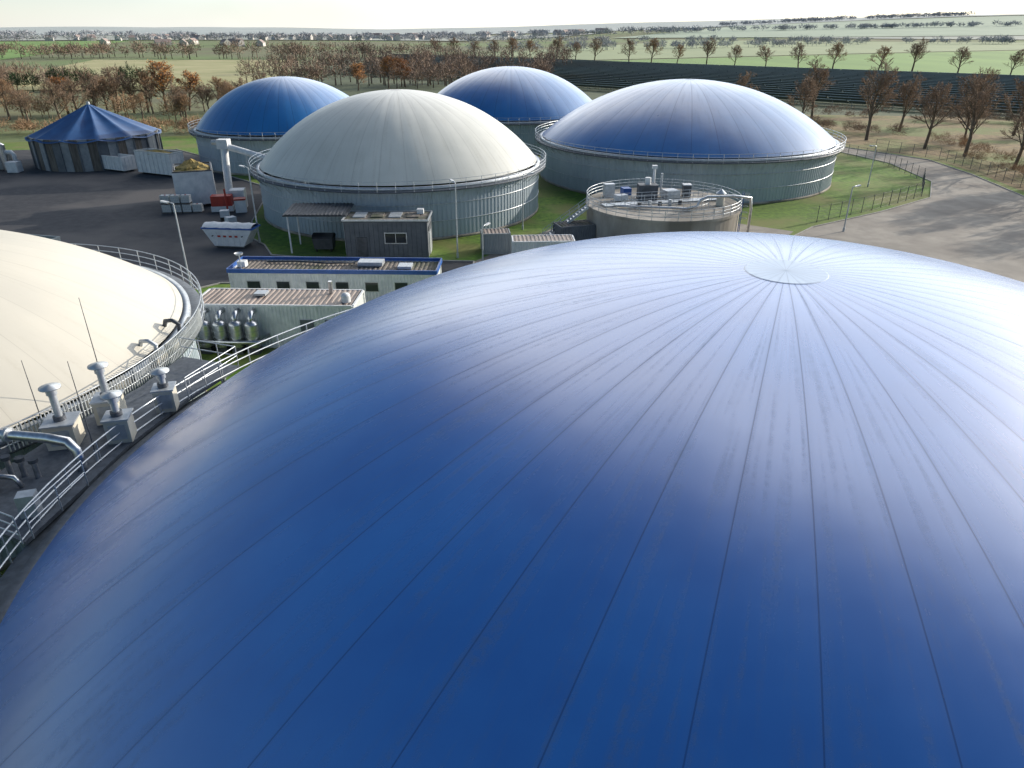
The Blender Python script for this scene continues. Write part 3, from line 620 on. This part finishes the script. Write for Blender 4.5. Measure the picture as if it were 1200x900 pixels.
for i,(x,y,s) in enumerate(((77.5,163,1.4),(84,151,1.15),(86.5,141,1.3),(87,127,1.2),(81,204,1.3),(114,170,1.2),(96,158,.95),(103,140,1.2),(92,178,1.1),(68,178,1.1),(120,196,1.2),(58,194,1.1),(128,150,1.1),(99,120,1.25),(94,105,1.2),(108,108,1.1),(140,180,1.2),(88,112,1.15),(90,96,1.2),(86,84,1.25),(92,118,1.1),(98,92,1.2),(84,104,1.0),(90,74,1.2))):
    put('bare_tree',TM[i%4],x,y,s)
A=Vector((-62,655)); B=Vector((265,365))
for i in range(22):
    p=A.lerp(B,i/21); put('bare_tree',(TM+TR)[i%6],p.x+random.uniform(-4,4),p.y+random.uniform(-4,4)+12,random.uniform(1.15,1.5),sx=1.25)
for x,y,s,t in((-101,222,1.35,1),(-96,226,1.1,0),(-124,212,1.0,1),(-60,300,1,1),(-50,312,1.2,0),(-44,318,1.1,1)): put('autumn_tree',TO[t],x,y,s,sx=1.1)
for i in range(46):
    x=random.uniform(-165,-70); y=random.uniform(180,215)+(x+150)*.2; put('bare_tree',(TR+TM)[i%6],x,y,random.uniform(.75,1.15)*(1 if x<-100 else .8),sx=1.15)
def mass(name,pts,m,nt=150,tl=1.5,tw=.2,trunk=True):
    V=[];F=[];o=0
    for (x,y,h,w) in pts:
        z0=float(H(x,y))
        th=rng.uniform(0,2*np.pi,nt); ph=np.arccos(rng.uniform(-.75,1,nt)); rr=rng.uniform(.25,1,nt)**.5*(1+.2*np.sin(3*th+x))
        c=np.stack([x+w/2*rr*np.sin(ph)*np.cos(th),y+w/2*rr*np.sin(ph)*np.sin(th),z0+h*.58+h*.42*rr*np.cos(ph)],1)
        d=c-np.array([x,y,z0+h*.3]); d/=np.linalg.norm(d,axis=1)[:,None]; d+=rng.normal(0,.45,(nt,3)); d/=np.linalg.norm(d,axis=1)[:,None]
        s=np.cross(d,rng.normal(0,1,(nt,3))); s/=np.linalg.norm(s,axis=1)[:,None]
        l=tl*rng.uniform(.6,1.4,(nt,1)); a=c-d*l/2
        V.append(np.stack([a-s*tw/2,a+s*tw/2,c+d*l/2],1).reshape(-1,3)); F.append(np.arange(nt*3).reshape(-1,3)+o); o+=nt*3
        if trunk:
            t=h*.03; V.append(np.array([[x-t,y,z0],[x+t,y,z0],[x,y,z0+h*.8]])); F.append(np.array([[o,o+1,o+2]])); o+=3
    V=np.concatenate(V);F=np.concatenate(F); me=bpy.data.meshes.new(name); me.vertices.add(len(V)); me.vertices.foreach_set('co',V.ravel())
    me.loops.add(len(F)*3); me.loops.foreach_set('vertex_index',F.ravel().astype(np.int32)); me.polygons.add(len(F)); me.polygons.foreach_set('loop_start',np.arange(0,len(F)*3,3,dtype=np.int32)); me.update(calc_edges=True)
    me.materials.append(m); ob=bpy.data.objects.new(name,me); COL.objects.link(ob); return ob
def belt(p0,p1,wid,n,h,w):
    out=[]
    for _ in range(n):
        t=random.random(); x=p0[0]+(p1[0]-p0[0])*t+random.uniform(-wid,wid)/2; y=p0[1]+(p1[1]-p0[1])*t+random.uniform(-wid,wid)/2
        out.append((x,y,h*random.uniform(.7,1.15),w*random.uniform(.7,1.3)))
    return out
mass('tree_belt',belt((-250,320),(-165,310),40,40,9,9),M_farwood,180,1.8,.24)
mass('tree_belt',belt((-105,330),(-30,330),40,40,11,9),M_farwood,180,1.8,.24)
mass('tree_belt',belt((-200,222),(-85,205),16,45,6.5,7),M_twigr,200,1.3,.14)
mass('tree_belt',belt((-130,420),(30,490),50,70,12,10),M_farwood,170,2,.3)
mass('tree_belt',belt((-40,330),(20,360),30,30,10,8),M_farwood,180,1.8,.25)
mass('tree_belt',belt((-400,640),(-60,640),60,90,12,12),M_farwood,110,2.6,.45)
mass('tree_belt',belt((-900,760),(-420,800),30,60,8,12),M_farwood,90,2.6,.5)
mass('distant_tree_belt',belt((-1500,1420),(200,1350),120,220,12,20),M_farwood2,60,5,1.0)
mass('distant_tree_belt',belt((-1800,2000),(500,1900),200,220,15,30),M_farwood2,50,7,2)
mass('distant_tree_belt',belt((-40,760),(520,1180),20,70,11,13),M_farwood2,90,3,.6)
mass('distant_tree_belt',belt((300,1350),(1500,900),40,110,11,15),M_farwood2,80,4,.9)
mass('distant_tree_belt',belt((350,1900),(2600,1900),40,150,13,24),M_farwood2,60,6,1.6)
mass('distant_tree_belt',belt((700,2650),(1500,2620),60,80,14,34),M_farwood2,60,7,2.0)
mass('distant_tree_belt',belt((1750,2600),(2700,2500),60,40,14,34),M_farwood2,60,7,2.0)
mass('conifer_clump',belt((-190,300),(-150,310),20,10,9,6),M_conif,300,1.3,.3)
mass('hedge_shrubs',belt((84,100),(92,160),9,60,2.2,2.6),M_twigr,200,.6,.035,False)
mass('hedge_shrubs',belt((86,168),(62,200),12,50,2.4,3),M_twig,200,.7,.05,False)
mass('hedge_shrubs',belt((150,190),(70,215),10,60,3,4),M_farwood,160,.9,.08,False)
mass('hedge_shrubs',belt((-150,172),(-60,175),12,70,3.5,4.5),M_twigr,200,.9,.09,False)
mass('hedge_shrubs',belt((90,110),(112,60),12,40,2.0,2.6),M_twig,180,.6,.04,False)
def village():
    b=MB(); r=random.Random(5); mw=pmat('far_house_wall',(.62,.60,.57),(.5,.48,.46),.05,.9); mr=pmat('far_house_roof',(.36,.27,.25),(.30,.26,.25),.05,.9)
    def house(x,y,L,W,h,a):
        z=float(H(x,y)); R=Matrix.Rotation(a,3,'Z'); C=Vector((x,y,z))
        p=[(-L/2,-W/2,0),(L/2,-W/2,0),(L/2,W/2,0),(-L/2,W/2,0),(-L/2,-W/2,h),(L/2,-W/2,h),(L/2,W/2,h),(-L/2,W/2,h),(-L/2,0,h+W*.42),(L/2,0,h+W*.42)]
        p=[R@Vector(q)+C for q in p]; b.add(p,[(0,1,5,4),(1,2,6,9,5),(2,3,7,6),(3,0,4,8,7)],mw); b.add(p,[(4,5,9,8),(6,7,8,9)],mr)
    for _ in range(60): x=r.uniform(-820,-150); house(x,r.uniform(1380,1560),r.uniform(9,16),9,r.uniform(4,7),r.uniform(0,3))
    for _ in range(10): house(r.uniform(-560,-300),r.uniform(1000,1100),r.uniform(10,22),9,4,r.uniform(0,3))
    for _ in range(25): house(r.uniform(-400,250),r.uniform(1960,2100),r.uniform(14,40),12,8,r.uniform(0,3))
    b.build('village')
village()
# ------------------------------------------------------------ light, sky, camera
def dirv(az,el): az,el=math.radians(az),math.radians(el); return Vector((math.sin(az)*math.cos(el),math.cos(az)*math.cos(el),math.sin(el)))
AZ,EL=60,15
sd=dirv(AZ,EL)
w=bpy.data.worlds.new('World'); scene.world=w; w.use_nodes=True; nt=w.node_tree; L=nt.links
sky=nt.nodes.new('ShaderNodeTexSky'); sky.sky_type='NISHITA'; sky.sun_disc=False; sky.sun_elevation=math.radians(EL); sky.sun_rotation=math.radians(AZ); sky.dust_density=.3; sky.air_density=1.0; sky.ozone_density=2.0; sky.altitude=200
bg=nt.nodes['Background']; bg.inputs[1].default_value=.11; L.new(sky.outputs[0],bg.inputs[0])
tc=_n(nt,'ShaderNodeTexCoord'); sp=_n(nt,'ShaderNodeSeparateXYZ'); L.new(tc.outputs['Generated'],sp.inputs[0])
def WM(op,a,b=None):
    n=_n(nt,'ShaderNodeMath',operation=op)
    for i,v in enumerate((a,b)):
        if v is None: continue
        if isinstance(v,(int,float)): n.inputs[i].default_value=v
        else: L.new(v,n.inputs[i])
    return n.outputs[0]
def dotp(v):
    dp=_n(nt,'ShaderNodeVectorMath',operation='DOT_PRODUCT'); L.new(tc.outputs['Generated'],dp.inputs[0]); dp.inputs[1].default_value=v; return dp.outputs['Value']
def mr(x,a,b,c=0,d=1):
    m=_n(nt,'ShaderNodeMapRange',interpolation_type='SMOOTHSTEP'); L.new(x,m.inputs[0]); m.inputs[1].default_value=a; m.inputs[2].default_value=b; m.inputs[3].default_value=c; m.inputs[4].default_value=d; return m.outputs[0]
z=WM('MAXIMUM',sp.outputs[2],0.0)
hz=WM('MULTIPLY',WM('EXPONENT',WM('MULTIPLY',z,-9.0)),mr(dotp(dirv(20,0)),.2,.75,.22,1.0))
au=WM('MULTIPLY',WM('POWER',WM('MAXIMUM',dotp(sd),0.0),26.0),1.8)
nz=_n(nt,'ShaderNodeTexNoise'); nz.inputs['Scale'].default_value=2.4; nz.inputs['Detail'].default_value=5; mp=_n(nt,'ShaderNodeMapping'); mp.inputs['Scale'].default_value=(1,1,2); L.new(tc.outputs['Generated'],mp.inputs[0]); L.new(mp.outputs[0],nz.inputs['Vector'])
# unseen cloud bank, added and shaped to whiten the near dome's reflection
cm=WM('ADD',dotp(dirv(32,14)),WM('MULTIPLY',WM('SUBTRACT',nz.outputs['Fac'],.5),.45))
cloud=WM('MULTIPLY',WM('MULTIPLY',mr(cm,.55,.73,0,2.1),mr(z,.0,.20,.05,1)),WM('ADD',.55,WM('MULTIPLY',nz.outputs['Fac'],.9)))
b2=_n(nt,'ShaderNodeBackground'); b2.inputs[0].default_value=(.55,.62,.74,1); L.new(WM('MULTIPLY',hz,WM('ADD',.72,WM('MULTIPLY',nz.outputs['Fac'],.3))),b2.inputs[1])
b3=_n(nt,'ShaderNodeBackground'); b3.inputs[0].default_value=(1,.98,.94,1); L.new(WM('ADD',au,cloud),b3.inputs[1])
a1=_n(nt,'ShaderNodeAddShader'); a2=_n(nt,'ShaderNodeAddShader'); L.new(bg.outputs[0],a1.inputs[0]); L.new(b2.outputs[0],a1.inputs[1]); L.new(a1.outputs[0],a2.inputs[0]); L.new(b3.outputs[0],a2.inputs[1])
L.new(a2.outputs[0],nt.nodes['World Output'].inputs[0])
sl=bpy.data.lights.new('sun','SUN'); sl.energy=4.9; sl.angle=math.radians(.5); sl.color=(1,.89,.74)
so=bpy.data.objects.new('sun',sl); so.rotation_euler=(-sd).to_track_quat('-Z','Y').to_euler(); COL.objects.link(so); so.location=(60,40,60)
cam=bpy.data.cameras.new('camera'); co=bpy.data.objects.new('camera',cam); COL.objects.link(co); scene.camera=co
co.location=(0,0,22); co.rotation_euler=(math.radians(63.4),0,0); cam.lens=25; cam.sensor_width=36; cam.clip_end=20000; cam.clip_start=.1
scene.view_settings.view_transform='Standard'; scene.view_settings.look='None'; scene.view_settings.exposure=0
